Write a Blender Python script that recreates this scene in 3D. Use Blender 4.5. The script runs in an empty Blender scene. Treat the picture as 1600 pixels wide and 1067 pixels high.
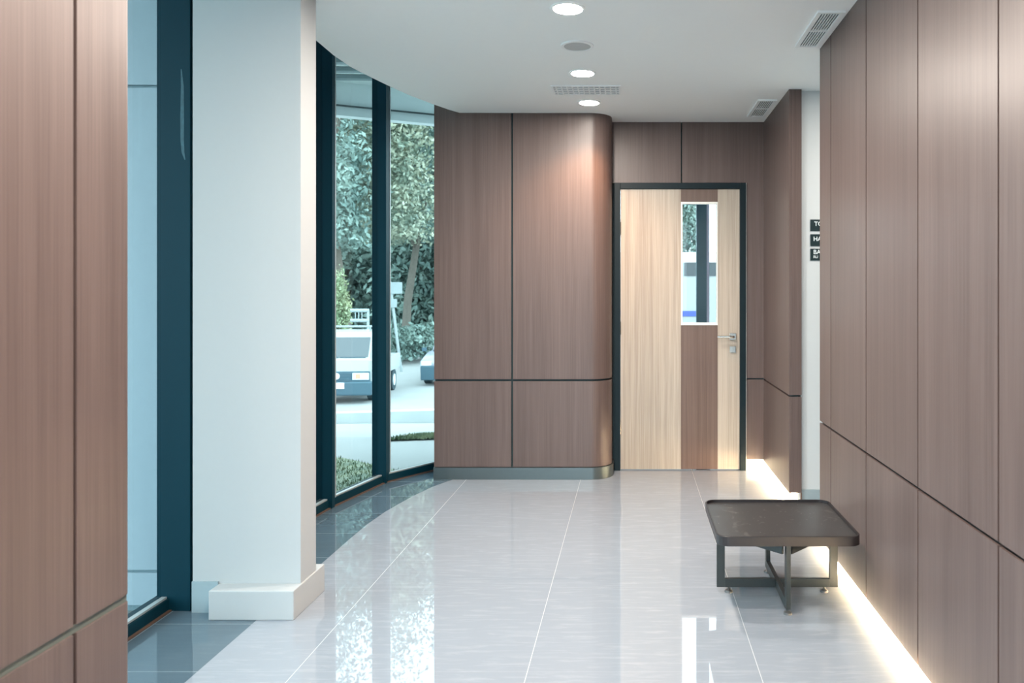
import bpy, bmesh, math, random
from mathutils import Vector, Matrix
import numpy as np

scene = bpy.context.scene
COL = scene.collection

# ------------------------------------------------------------------ camera, world, exposure
F, VX, VY, EYE = 1200.0, 988.0, 458.0, 1.37          # focal length in px, vanishing point, eye height
cam_d = bpy.data.cameras.new('camera')
cam = bpy.data.objects.new('camera', cam_d); COL.objects.link(cam)
cam.location = (0, 0, EYE); cam.rotation_euler = (math.radians(90), 0, 0)
cam_d.sensor_width = 36; cam_d.lens = 36 * F / 1600
cam_d.shift_x = -(VX - 800) / 1600
cam_d.shift_y = (VY - 533.5) / 1600
cam_d.clip_start = 0.05; cam_d.clip_end = 300
scene.camera = cam
cam_d.dof.use_dof = True; cam_d.dof.focus_distance = 4.2; cam_d.dof.aperture_fstop = 4.5

world = bpy.data.worlds.new('overcast_sky'); scene.world = world
world.use_nodes = True
SKY = 3.1
bg = world.node_tree.nodes['Background']
bg.inputs['Color'].default_value = (0.78, 0.90, 1.0, 1)
bg.inputs['Strength'].default_value = SKY

DOWN_W = 16.5        # watts of one downlight
STRIP = 100.0         # emission of the light strips
scene.view_settings.view_transform = 'Standard'
scene.view_settings.look = 'None'
scene.view_settings.gamma = 1
scene.view_settings.exposure = 1.38
scene.view_settings.use_curve_mapping = False
try:
    cy = scene.cycles
    cy.use_denoising = True
    cy.max_bounces = 10; cy.diffuse_bounces = 6; cy.glossy_bounces = 5
    cy.transparent_max_bounces = 16; cy.transmission_bounces = 6
    cy.sample_clamp_indirect = 8
    cy.caustics_reflective = False; cy.caustics_refractive = False
except Exception:
    pass

CEIL = 2.695
TOP = 3.4
WX = 1.018           # face of the right wood wall

# ------------------------------------------------------------------ materials
def new_mat(name):
    m = bpy.data.materials.new(name); m.use_nodes = True
    nt = m.node_tree
    return m, nt, nt.nodes['Principled BSDF']

def N(nt, t, **kw):
    n = nt.nodes.new(t)
    for k, v in kw.items():
        setattr(n, k, v)
    return n

def math_n(nt, op, a, b=None, c=None):
    n = N(nt, 'ShaderNodeMath', operation=op)
    for i, v in enumerate((a, b, c)):
        if v is None: continue
        if isinstance(v, (int, float)): n.inputs[i].default_value = v
        else: nt.links.new(v, n.inputs[i])
    return n.outputs[0]

def plain(name, col, rough=0.5, metal=0.0, noise=0.04, scale=30, spec=0.5):
    """a flat colour with a faint procedural mottle"""
    m, nt, p = new_mat(name)
    tc = N(nt, 'ShaderNodeNewGeometry')
    nz = N(nt, 'ShaderNodeTexNoise'); nz.inputs['Scale'].default_value = scale; nz.inputs['Detail'].default_value = 3
    nt.links.new(tc.outputs['Position'], nz.inputs['Vector'])
    mx = N(nt, 'ShaderNodeMix', data_type='RGBA')
    mx.inputs[6].default_value = tuple(c * (1 - noise) for c in col) + (1,)
    mx.inputs[7].default_value = tuple(min(1, c * (1 + noise)) for c in col) + (1,)
    nt.links.new(nz.outputs['Fac'], mx.inputs[0])
    nt.links.new(mx.outputs[2], p.inputs['Base Color'])
    p.inputs['Roughness'].default_value = rough
    p.inputs['Metallic'].default_value = metal
    p.inputs['Specular IOR Level'].default_value = spec
    return m

def wood(name, dark, light, rough=0.36, fine=260, contrast=1.0, spec=0.4):
    """straight vertical veneer grain"""
    m, nt, p = new_mat(name)
    g = N(nt, 'ShaderNodeNewGeometry')
    oi = N(nt, 'ShaderNodeObjectInfo')
    add = N(nt, 'ShaderNodeVectorMath', operation='ADD')
    nt.links.new(g.outputs['Position'], add.inputs[0])
    sc = N(nt, 'ShaderNodeVectorMath', operation='SCALE'); sc.inputs[0].default_value = (3.1, 2.3, 5.7)
    nt.links.new(oi.outputs['Random'], sc.inputs['Scale'])
    nt.links.new(sc.outputs[0], add.inputs[1])
    def grain(s, zs, det):
        mp = N(nt, 'ShaderNodeMapping'); mp.inputs['Scale'].default_value = (s, s, zs)
        nt.links.new(add.outputs[0], mp.inputs['Vector'])
        n = N(nt, 'ShaderNodeTexNoise'); n.inputs['Scale'].default_value = 1; n.inputs['Detail'].default_value = det
        n.inputs['Roughness'].default_value = 0.6
        nt.links.new(mp.outputs[0], n.inputs['Vector'])
        return n.outputs['Fac']
    a, b, c = grain(fine, 2.2, 3), grain(34, 0.55, 2), grain(7, 0.35, 1)
    s = math_n(nt, 'ADD', math_n(nt, 'MULTIPLY', a, 0.5), math_n(nt, 'ADD', math_n(nt, 'MULTIPLY', b, 0.35), math_n(nt, 'MULTIPLY', c, 0.25)))
    mr = N(nt, 'ShaderNodeMapRange'); mr.inputs[1].default_value = 0.55 - 0.17 / contrast; mr.inputs[2].default_value = 0.55 + 0.17 / contrast
    nt.links.new(s, mr.inputs[0])
    mx = N(nt, 'ShaderNodeMix', data_type='RGBA')
    mx.inputs[6].default_value = dark + (1,); mx.inputs[7].default_value = light + (1,)
    nt.links.new(mr.outputs[0], mx.inputs[0])
    nt.links.new(mx.outputs[2], p.inputs['Base Color'])
    p.inputs['Roughness'].default_value = rough
    p.inputs['Specular IOR Level'].default_value = spec
    bp = N(nt, 'ShaderNodeBump'); bp.inputs['Strength'].default_value = 0.06; bp.inputs['Distance'].default_value = 0.002
    nt.links.new(a, bp.inputs['Height']); nt.links.new(bp.outputs[0], p.inputs['Normal'])
    return m

def tile_mat(name, base, streak, grout, x0, dx, y0, dy, gw=0.0035, rough=0.012, cross=1.0, streak_amt=1.0, speck=False):
    m, nt, p = new_mat(name)
    g = N(nt, 'ShaderNodeNewGeometry')
    sp = N(nt, 'ShaderNodeSeparateXYZ'); nt.links.new(g.outputs['Position'], sp.inputs[0])
    def line(o, o0, d):
        u = math_n(nt, 'DIVIDE', math_n(nt, 'SUBTRACT', o, o0), d)
        f = math_n(nt, 'ABSOLUTE', math_n(nt, 'SUBTRACT', u, math_n(nt, 'ROUND', u)))
        return math_n(nt, 'LESS_THAN', f, gw / d / 2)
    ln = math_n(nt, 'MAXIMUM', line(sp.outputs[0], x0, dx), math_n(nt, 'MULTIPLY', line(sp.outputs[1], y0, dy), cross))
    mp = N(nt, 'ShaderNodeMapping'); mp.inputs['Scale'].default_value = (4.0, 30, 1)
    nt.links.new(g.outputs['Position'], mp.inputs['Vector'])
    nz = N(nt, 'ShaderNodeTexNoise'); nz.inputs['Scale'].default_value = 1.4; nz.inputs['Detail'].default_value = 8
    nz.inputs['Roughness'].default_value = 0.65; nz.inputs['Distortion'].default_value = 0.5
    nt.links.new(mp.outputs[0], nz.inputs['Vector'])
    mr = N(nt, 'ShaderNodeMapRange'); mr.inputs[1].default_value = 0.50; mr.inputs[2].default_value = 0.78
    nt.links.new(nz.outputs['Fac'], mr.inputs[0])
    fac = math_n(nt, 'MULTIPLY', mr.outputs[0], streak_amt)
    if speck:
        v = N(nt, 'ShaderNodeTexVoronoi'); v.inputs['Scale'].default_value = 140
        nt.links.new(g.outputs['Position'], v.inputs['Vector'])
        fac = math_n(nt, 'MAXIMUM', fac, math_n(nt, 'LESS_THAN', v.outputs['Distance'], 0.16))
    mx = N(nt, 'ShaderNodeMix', data_type='RGBA')
    mx.inputs[6].default_value = base + (1,); mx.inputs[7].default_value = streak + (1,)
    nt.links.new(fac, mx.inputs[0])
    m2 = N(nt, 'ShaderNodeMix', data_type='RGBA'); m2.inputs[7].default_value = grout + (1,)
    nt.links.new(ln, m2.inputs[0]); nt.links.new(mx.outputs[2], m2.inputs[6])
    nt.links.new(m2.outputs[2], p.inputs['Base Color'])
    rr = math_n(nt, 'ADD', rough, math_n(nt, 'MULTIPLY', ln, 0.3))
    nt.links.new(rr, p.inputs['Roughness'])
    p.inputs['IOR'].default_value = 1.62
    return m

def glass_mat(name, tint, refl=1.0):
    m, nt, p = new_mat(name)
    nt.nodes.remove(p)
    out = nt.nodes['Material Output']
    tr = N(nt, 'ShaderNodeBsdfTransparent'); tr.inputs[0].default_value = tint + (1,)
    gl = N(nt, 'ShaderNodeBsdfGlossy'); gl.inputs['Roughness'].default_value = 0.0
    gl.inputs['Color'].default_value = (0.95, 1, 1, 1)
    fr = N(nt, 'ShaderNodeFresnel'); fr.inputs['IOR'].default_value = 1.5
    mx = N(nt, 'ShaderNodeMixShader')
    ge = N(nt, 'ShaderNodeNewGeometry')
    front = math_n(nt, 'SUBTRACT', 1.0, ge.outputs['Backfacing'])
    nt.links.new(math_n(nt, 'MULTIPLY', math_n(nt, 'MULTIPLY', fr.outputs[0], refl), front), mx.inputs[0])
    nt.links.new(tr.outputs[0], mx.inputs[1]); nt.links.new(gl.outputs[0], mx.inputs[2])
    nt.links.new(mx.outputs[0], out.inputs['Surface'])
    return m

def emit_mat(name, col, strength):
    m, nt, p = new_mat(name)
    p.inputs['Base Color'].default_value = (0.9, 0.9, 0.9, 1)
    p.inputs['Emission Color'].default_value = col + (1,)
    p.inputs['Emission Strength'].default_value = strength
    return m

def leaf_mat(name, a, b, scale=1.3):
    m, nt, p = new_mat(name)
    g = N(nt, 'ShaderNodeNewGeometry')
    nz = N(nt, 'ShaderNodeTexNoise'); nz.inputs['Scale'].default_value = scale; nz.inputs['Detail'].default_value = 5
    nt.links.new(g.outputs['Position'], nz.inputs['Vector'])
    mr = N(nt, 'ShaderNodeMapRange'); mr.inputs[1].default_value = 0.38; mr.inputs[2].default_value = 0.64
    nt.links.new(nz.outputs['Fac'], mr.inputs[0])
    mx = N(nt, 'ShaderNodeMix', data_type='RGBA')
    mx.inputs[6].default_value = a + (1,); mx.inputs[7].default_value = b + (1,)
    nt.links.new(mr.outputs[0], mx.inputs[0]); nt.links.new(mx.outputs[2], p.inputs['Base Color'])
    p.inputs['Roughness'].default_value = 0.55
    p.inputs['Subsurface Weight'].default_value = 0
    return m

M = {}
M['walnut'] = wood('walnut_veneer', (0.078, 0.052, 0.047), (0.138, 0.098, 0.089), rough=0.38, spec=0.45, contrast=0.9)
M['walnut_door'] = wood('walnut_door_inlay', (0.098, 0.062, 0.050), (0.168, 0.114, 0.094))
M['ash'] = wood('pale_ash_veneer', (0.33, 0.278, 0.225), (0.485, 0.427, 0.357), fine=240, contrast=1.5)
M['core'] = plain('dark_joint_backing', (0.012, 0.035, 0.042), 0.7)
M['groove'] = plain('grey_green_groove_lining', (0.10, 0.115, 0.10), 0.6)
M['ceiling'] = plain('ceiling_paint', (0.91, 0.95, 0.95), 0.9, noise=0.01)
M['white'] = plain('white_wall_paint', (0.55, 0.585, 0.60), 0.75, noise=0.012)
M['pillar'] = plain('pillar_paint', (0.385, 0.402, 0.412), 0.6, noise=0.012)
M['bluegrey'] = plain('blue_grey_skirting', (0.27, 0.34, 0.37), 0.4)
M['mullion'] = plain('teal_black_metal', (0.001, 0.025, 0.040), 0.5, noise=0.18, scale=500, spec=0.14)
M['bead'] = plain('grey_aluminium_bead', (0.42, 0.47, 0.48), 0.35, 0.4)
M['sealant'] = plain('brown_sealant', (0.09, 0.05, 0.035), 0.7)
M['frame'] = plain('black_door_frame', (0.003, 0.012, 0.017), 0.45, spec=0.2)
M['kick'] = plain('brushed_steel_kickboard', (0.11, 0.135, 0.14), 0.33, 0.75)
M['chrome'] = plain('satin_chrome', (0.55, 0.55, 0.52), 0.22, 1.0)
M['white_trim'] = plain('white_glazing_bead', (0.82, 0.82, 0.78), 0.5)
M['table_top'] = plain('dusty_dark_laminate', (0.034, 0.032, 0.032), 0.33, noise=0.25, scale=9)
M['table_rim'] = plain('dark_brown_rim', (0.016, 0.012, 0.013), 0.38, noise=0.2)
M['steel'] = plain('dark_powder_coated_steel', (0.032, 0.039, 0.040), 0.36, 0.35, noise=0.15, scale=200)
M['foot'] = plain('adjustable_foot_metal', (0.09, 0.09, 0.09), 0.4, 0.3)
M['vent'] = plain('pale_grey_grille', (0.86, 0.90, 0.91), 0.5)
M['vent_dark'] = plain('dark_duct', (0.05, 0.075, 0.09), 0.8)
M['sign'] = plain('black_sign_plate', (0.006, 0.022, 0.026), 0.4)
M['letter'] = plain('white_lettering', (0.75, 0.82, 0.84), 0.6)
M['floor'] = tile_mat('polished_porcelain_tile', (0.252, 0.283, 0.325), (0.34, 0.37, 0.41), (0.45, 0.47, 0.50), -0.38, 0.84, 2.78, 0.8, gw=0.0027, cross=0.22, streak_amt=0.8)
M['granite'] = tile_mat('dark_granite_tile', (0.078, 0.118, 0.150), (0.095, 0.138, 0.168), (0.17, 0.22, 0.25), -0.38, 0.8, 2.78, 0.4, speck=True, gw=0.003)
M['glass'] = glass_mat('teal_tinted_glass', (0.75, 0.85, 0.85))
M['clear'] = glass_mat('clear_glass', (0.92, 0.96, 0.96), 0.6)
M['lamp'] = emit_mat('downlight_diffuser', (1.0, 0.95, 0.86), 22)
M['strip'] = emit_mat('warm_light_strip', (1.0, 0.70, 0.40), STRIP)

# ------------------------------------------------------------------ mesh helpers
def obj(name, bm, mats, parent=None, smooth=False, loc=None):
    if smooth:
        for f in bm.faces: f.smooth = True
    me = bpy.data.meshes.new(name); bm.normal_update(); bm.to_mesh(me); bm.free()
    o = bpy.data.objects.new(name, me); COL.objects.link(o)
    for m in (mats if isinstance(mats, (list, tuple)) else [mats]): me.materials.append(m)
    if parent is not None: o.parent = parent
    if loc is not None: o.location = loc
    return o

def empty(name, loc=(0, 0, 0), rz=0.0):
    o = bpy.data.objects.new(name, None); COL.objects.link(o)
    o.location = loc; o.rotation_euler = (0, 0, rz); o.empty_display_size = 0.1
    return o

def tag(o, label=None, cat=None, group=None, kind=None):
    if label: o['label'] = label
    if cat: o['category'] = cat
    if group: o['group'] = group
    if kind: o['kind'] = kind
    return o

def box(bm, x0, x1, y0, y1, z0, z1, mi=0, bev=0.0):
    vs = [bm.verts.new((x, y, z)) for z in (z0, z1) for y in (y0, y1) for x in (x0, x1)]
    fs = [bm.faces.new([vs[i] for i in q]) for q in ((0, 2, 3, 1), (4, 5, 7, 6), (0, 1, 5, 4), (2, 6, 7, 3), (0, 4, 6, 2), (1, 3, 7, 5))]
    for f in fs: f.material_index = mi
    if bev > 0:
        es = list({e for f in fs for e in f.edges})
        bmesh.ops.bevel(bm, geom=es, offset=bev, segments=2, affect='EDGES', profile=0.6)
    return fs

def BX(x0, x1, y0, y1, z0, z1, bev=0.0):
    bm = bmesh.new(); box(bm, x0, x1, y0, y1, z0, z1, 0, bev); return bm

def prism(bm, pts, z0, z1, mi=0):
    """vertical extrusion of a plan polygon (counter-clockwise)"""
    a = [bm.verts.new((x, y, z0)) for x, y in pts]; b = [bm.verts.new((x, y, z1)) for x, y in pts]
    n = len(pts); fs = [bm.faces.new(list(reversed(a))), bm.faces.new(b)]
    for i in range(n):
        j = (i + 1) % n; fs.append(bm.faces.new((a[i], a[j], b[j], b[i])))
    for f in fs: f.material_index = mi
    bmesh.ops.recalc_face_normals(bm, faces=fs)
    return fs

def cyl(bm, c, r0, r1, h, n=24, axis='Z', mi=0):
    mat = {'Z': Matrix.Identity(4), 'X': Matrix.Rotation(math.pi / 2, 4, 'Y'), 'Y': Matrix.Rotation(-math.pi / 2, 4, 'X')}[axis]
    res = bmesh.ops.create_cone(bm, cap_ends=True, segments=n, radius1=r0, radius2=r1, depth=h,
                                matrix=Matrix.Translation(c) @ mat)
    for v in res['verts']:
        for f in v.link_faces: f.material_index = mi

def tube(bm, pts, rad, n=7):
    """round tube through points with a radius per point"""
    rings = []
    for i, p in enumerate(pts):
        p = Vector(p)
        d = (Vector(pts[min(i + 1, len(pts) - 1)]) - Vector(pts[max(i - 1, 0)])).normalized()
        u = d.orthogonal().normalized(); v = d.cross(u)
        r = rad[i] if isinstance(rad, (list, tuple)) else rad
        rings.append([bm.verts.new(p + (u * math.cos(2 * math.pi * k / n) + v * math.sin(2 * math.pi * k / n)) * r) for k in range(n)])
    for a, b in zip(rings, rings[1:]):
        for k in range(n):
            bm.faces.new((a[k], a[(k + 1) % n], b[(k + 1) % n], b[k]))
    bm.faces.new(rings[0][::-1]); bm.faces.new(rings[-1])

def sect(bm, prof, x0, x1, mi=0):
    """extrude a (y, z) profile along x"""
    a = [bm.verts.new((x0, y, z)) for y, z in prof]; b = [bm.verts.new((x1, y, z)) for y, z in prof]
    n = len(prof); fs = [bm.faces.new(a), bm.faces.new(b[::-1])]
    for i in range(n):
        j = (i + 1) % n; fs.append(bm.faces.new((a[j], a[i], b[i], b[j])))
    for f in fs: f.material_index = mi
    bmesh.ops.recalc_face_normals(bm, faces=fs)

# ------------------------------------------------------------------ floor
curve_floor = [(-1.575, 4.30), (-1.572, 4.55), (-1.550, 4.81), (-1.518, 5.0), (-1.478, 5.2), (-1.420, 5.42), (-1.345, 5.60), (-1.30, 5.68)]
bm = bmesh.new()
pts = [(-1.575, -2.6), (3.0, -2.6), (3.0, 9.3), (-0.5, 9.3), (-0.5, 6.2), (-1.30, 6.2)] + curve_floor[::-1]
prism(bm, pts, -0.12, 0.0)
tag(obj('floor', bm, M['floor']), kind='structure')
bm = bmesh.new()
pts = [(-2.12, -2.6), (-1.575, -2.6)] + curve_floor + [(-1.30, 6.2), (-1.55, 6.2), (-1.62, 6.02), (-1.98, 5.5), (-2.06, 5.0), (-2.12, 4.4)]
prism(bm, pts, -0.12, 0.0)
tag(obj('floor_border', bm, M['granite']), kind='structure')

# ------------------------------------------------------------------ ceiling (curved edge towards the glazing) and the slab above it
curve_ceil = [(-1.655, 3.9), (-1.664, 4.28), (-1.650, 4.5), (-1.604, 4.718), (-1.558, 4.907), (-1.492, 5.146), (-1.405, 5.37), (-1.325, 5.55), (-1.27, 5.645)]
arc = [(-0.31 + 0.15 * math.sin(a), 5.805 - 0.15 * math.cos(a)) for a in [math.pi / 2 * k / 12 for k in range(13)]]
bm = bmesh.new()
pts = [(-1.655, -2.5), (2.9, -2.5), (2.9, 5.96), (-0.16, 5.96), (-0.16, 5.805)] + arc[::-1][1:] + curve_ceil[::-1]
prism(bm, pts, CEIL, CEIL + 0.12)
tag(obj('ceiling', bm, M['ceiling']), kind='structure')
bm = bmesh.new()
prism(bm, [(-2.3, -2.8), (3.1, -2.8), (3.1, 9.4), (-0.6, 9.4), (-0.6, 6.2), (-1.7, 6.2), (-2.3, 5.2)], TOP, TOP + 0.25)
tag(obj('ceiling_slab', bm, M['ceiling']), kind='structure')

# ------------------------------------------------------------------ right wood wall
G = 0.010            # joint width
def wall_empty(name):
    return tag(empty(name), kind='structure')

wr = wall_empty('wall_right')
obj('wall_core', BX(WX + 0.018, WX + 0.13, -2.5, 4.165, 0.06, CEIL), M['core'], wr)
obj('wall_plinth', BX(WX + 0.085, WX + 0.13, -2.5, 4.16, 0.0, 0.06), M['white'], wr)
ys = [-2.5, -1.46, -0.86, -0.26, 0.336, 0.936, 1.536, 2.136, 2.739, 3.345, 3.94, 4.17]
for a, b in zip(ys, ys[1:]):
    for z0, z1 in ((0.042, 0.667), (0.679, CEIL)):
        obj('cladding_panel', BX(WX, WX + 0.018, a + (G / 2 if a > -2.4 else 0), b - (G / 2 if b < 4.1 else 0), z0, z1), M['walnut'], wr)

# far partition of the same cladding, with a thick end
wp = wall_empty('wall_partition')
obj('wall_core', BX(WX + 0.018, WX + 0.066, 5.01, 5.95, 0.075, CEIL), M['core'], wp)
for z0, z1 in ((0.072, 0.696), (0.708, CEIL)):
    obj('cladding_panel', BX(WX, WX + 0.018, 4.99, 5.95, z0, z1), M['walnut'], wp)
    obj('cladding_panel', BX(WX + 0.0185, WX + 0.082, 4.99, 5.008, z0, z1), M['walnut'], wp)
obj('end_stop', BX(WX + 0.076, WX + 0.084, 4.992, 5.03, 0.0, 0.072), M['sealant'], wp)
obj('wall_plinth', BX(WX + 0.060, WX + 0.076, 5.0, 5.95, 0.0, 0.072), M['white'], wp)

# ------------------------------------------------------------------ door wall
wb = wall_empty('wall_back')
DY = 5.95
DX0, DX1, DZ = -0.139, 0.878, 2.223
bm = bmesh.new()
box(bm, -0.31, DX0 + 0.004, DY + 0.02, DY + 0.13, 0, TOP); box(bm, DX1 - 0.004, 1.9, DY + 0.02, DY + 0.13, 0, TOP); box(bm, DX0 + 0.004, DX1 - 0.004, DY + 0.02, DY + 0.13, DZ - 0.004, TOP)
obj('wall_core', bm, M['core'], wb)
obj('cladding_panel', BX(-0.158, 0.376, DY, DY + 0.018, DZ, CEIL), M['walnut'], wb)
bm = bmesh.new()
prof = [(0.386, DZ), (DX1 + 0.006, DZ), (DX1 + 0.006, 0.712), (WX, 0.712), (WX, CEIL), (0.386, CEIL)]
a = [bm.verts.new((x, DY, z)) for x, z in prof]; b = [bm.verts.new((x, DY + 0.018, z)) for x, z in prof]
fs = [bm.faces.new(a), bm.faces.new(b[::-1])] + [bm.faces.new((a[(i + 1) % 6], a[i], b[i], b[(i + 1) % 6])) for i in range(6)]
bmesh.ops.recalc_face_normals(bm, faces=fs)
obj('cladding_panel', bm, M['walnut'], wb)
obj('cladding_panel', BX(DX1 + 0.006, WX, DY, DY + 0.018, 0.085, 0.701), M['walnut'], wb)
obj('wall_plinth', BX(DX1 + 0.002, WX + 0.06, DY + 0.008, DY + 0.019, 0.0, 0.083), M['white'], wb)

# ------------------------------------------------------------------ rounded corner wall left of the door
wc = wall_empty('wall_corner')
FY, R, CX = 5.65, 0.155, -0.31
def arc_pts(r, n=16):
    return [(CX + r * math.sin(math.pi / 2 * k / n), FY + R - r * math.cos(math.pi / 2 * k / n)) for k in range(n + 1)]
def round_panel(x_left, z0, z1, t=0.018):
    bm = bmesh.new()
    outer = [(x_left, FY)] + arc_pts(R) + [(CX + R, DY)]
    inner = [(x_left, FY + t)] + arc_pts(R - t) + [(CX + R - t, DY)]
    prism(bm, outer + inner[::-1], z0, z1)
    return bm
JX = -0.885
for z0, z1 in ((0.092, 0.722), (0.737, TOP)):
    obj('cladding_panel', BX(-1.458, JX - 0.007, FY, FY + 0.018, z0, z1), M['walnut'], wc)
    o = obj('cladding_panel', round_panel(JX + 0.007, z0, z1 if z1 < 1 else CEIL), M['walnut'], wc, True)
    o.data.set_sharp_from_angle(angle=math.radians(30))
bm = bmesh.new()
prism(bm, [(-1.455, FY + 0.019)] + [(x, y) for x, y in arc_pts(R - 0.0185)] + [(CX + R - 0.0185, DY), (CX, DY + 0.0), (-1.30, DY + 0.0), (-1.455, DY + 0.1)], 0.0, TOP)
obj('wall_core', bm, M['core'], wc)
bm = bmesh.new()
outer = [(-1.462, FY - 0.006)] + arc_pts(R + 0.012) + [(CX + R + 0.012, DY)]
inner = [(-1.462, FY + 0.017)] + arc_pts(R - 0.017) + [(CX + R - 0.017, DY)]
prism(bm, outer + inner[::-1], 0.0, 0.088)
o = obj('kickboard', bm, M['kick'], wc, True); o.data.set_sharp_from_angle(angle=math.radians(30))

# ------------------------------------------------------------------ wood wall at the left edge of the picture
wl = wall_empty('wall_left')
LX = -1.126
yl = [-0.6, 0.335, 0.945, 1.552, 1.722]
for z0, z1 in ((0.06, 0.6815), (0.6990, CEIL)):
    for a, b in zip(yl, yl[1:]):
        bm = bmesh.new()
        if b == yl[-1]:
            r = 0.012
            ar = [(LX - r + r * math.cos(t), b - r + r * math.sin(t)) for t in [math.pi / 2 * k / 5 for k in range(6)]]
            prism(bm, [(LX - 0.12, a + 0.005), (LX, a + 0.005)] + ar + [(LX - 0.12, b)], z0, z1)
        else:
            box(bm, LX - 0.018, LX, a + 0.005, b - 0.005, z0, z1)
        obj('cladding_panel', bm, M['walnut'], wl)
    obj('cladding_panel', BX(LX - 0.138, LX - 0.12, -0.6, 1.722, z0, z1), M['walnut'], wl)
obj('wall_core', BX(LX - 0.12, LX - 0.019, -0.6, 1.548, 0.0, CEIL), M['core'], wl)
obj('groove_lining', BX(LX - 0.12, LX - 0.004, -0.6, 1.716, 0.6818, 0.6987), M['groove'], wl)
obj('wall_plinth', BX(LX - 0.11, LX - 0.02, 1.549, 1.70, 0.0, 0.06), M['kick'], wl)

# ------------------------------------------------------------------ white walls: side passage, room beyond the door
ww = wall_empty('wall_passage')
obj('wall_core', BX(WX + 0.084, 3.0, 5.032, 5.14, 0.0, CEIL), M['white'], ww)
tag(obj('baseboard_passage', BX(WX + 0.0845, 2.9, 5.018, 5.0315, 0.0, 0.085), M['bluegrey']), kind='structure')
tag(obj('wall_passage_end', BX(2.9, 3.0, -2.5, 5.03, 0, TOP), M['white']), kind='structure')
tag(obj('wall_passage_side', BX(WX + 0.14, 2.9, 2.5, 2.6, 0, CEIL), M['white']), kind='structure')
tag(obj('wall_far_room_left', BX(-0.56, -0.46, 6.09, 8.0, 0, TOP), M['white']), kind='structure')
tag(obj('wall_far_room_right', BX(1.8, 1.9, 6.09, 8.0, 0, TOP), M['white']), kind='structure')

# ------------------------------------------------------------------ white pillar with stepped plinth
pl = tag(empty('pillar', (-1.65, 3.38, 0)), kind='structure')
def rel(bm, o):
    bmesh.ops.translate(bm, verts=bm.verts, vec=-Vector(o.location)); return bm
obj('pillar_shaft', rel(BX(-1.890, -1.4245, 3.30, 3.46, 0.0, TOP, 0.003), pl), M['pillar'], pl)
obj('pillar_plinth', rel(BX(-1.775, -1.418, 3.215, 3.54, 0.0, 0.123, 0.004), pl), M['pillar'], pl)
obj('pillar_skirting', rel(BX(-1.889, -1.776, 3.292, 3.2995, 0.0, 0.133), pl), M['bluegrey'], pl)

# ------------------------------------------------------------------ curved facade of windows
def bar_between(bm, p, q, w, z0, z1):
    p, q = Vector(p), Vector(q); d = (q - p).normalized(); n = Vector((-d.y, d.x)) * w / 2
    prism(bm, [tuple(p - n), tuple(q - n), tuple(q + n), tuple(p + n)], z0, z1)
mull = {2: (-2.05, -1.906, 3.31, 3.39), 3: (-2.10, -1.97, 4.10, 4.18), 4: (-2.02, -1.907, 4.88, 4.925), 5: (-1.875, -1.773, 5.53, 5.615)}
nodes = [(-2.035, -2.45), (-2.035, -0.5), (-2.035, 1.45), (-2.035, 3.35), (-2.035, 4.14), (-1.965, 4.905), (-1.824, 5.575), (-1.475, 6.10)]
for i, (p, q) in enumerate(zip(nodes, nodes[1:])):
    w = tag(empty('window_%d' % (i + 1)), kind='structure')
    P, Q = Vector(p), Vector(q); d = (Q - P).normalized()
    g0, g1 = P + d * 0.02, Q - d * 0.02
    bm = bmesh.new(); bar_between(bm, g0, g1, 0.008, 0.055, TOP); obj('pane', bm, M['glass'], w)
    bm = bmesh.new(); bar_between(bm, P, Q, 0.075, 0.004, 0.052); bar_between(bm, P, Q, 0.05, TOP - 0.05, TOP); obj('sill_rail', bm, M['mullion'], w)
    nrm = Vector((d.y, -d.x))
    bm = bmesh.new(); bar_between(bm, P + nrm * 0.018, Q + nrm * 0.018, 0.022, 0.053, 0.062); obj('glazing_bead', bm, M['bead'], w)
    bm = bmesh.new(); bar_between(bm, P + nrm * 0.040, Q + nrm * 0.040, 0.02, 0.0, 0.006); obj('sealant_line', bm, M['sealant'], w)
    if i == 0:
        obj('mullion', BX(-2.08, -1.95, -2.5, -2.42, 0, TOP), M['mullion'], w)
    if i < 6:
        k = i
        if k in (0, 1):
            y = nodes[k + 1][1]; b = (-2.08, -1.95, y - 0.04, y + 0.04)
        else:
            b = mull[k]
        obj('mullion', BX(b[0], b[1], b[2], b[3], 0.0, TOP, 0.002), M['mullion'], w)
        if k >= 2:
            obj('cover_strip', BX(b[1] - 0.004, b[1] + 0.003, b[3], b[3] + 0.012, 0.06, TOP), M['bead'], w)
sm = bmesh.new()
pz = [(2.335, 0.002), (2.26, 0.006), (2.12, 0.008), (2.03, 0.007), (1.975, 0.006), (1.945, 0.002)]; cx_ = [-1.944, -1.939, -1.940, -1.940, -1.936, -1.928]
prof_ = [(x - w_, z) for (z, w_), x in zip(pz, cx_)] + [(x + w_, z) for (z, w_), x in list(zip(pz, cx_))[::-1]]
fr_ = [sm.verts.new((x, 3.3095, z)) for x, z in prof_]; bk_ = [sm.verts.new((x, 3.3100, z)) for x, z in prof_]
sm.faces.new(fr_)
for i in range(len(fr_)): sm.faces.new((fr_[i], fr_[i - 1], bk_[i - 1], bk_[i]))
bmesh.ops.recalc_face_normals(sm, faces=sm.faces)
obj('scuff_mark', sm, plain('pale_scuff', (0.02, 0.075, 0.10), 0.6, noise=0.5, scale=60), bpy.data.objects['window_3'])
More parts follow.
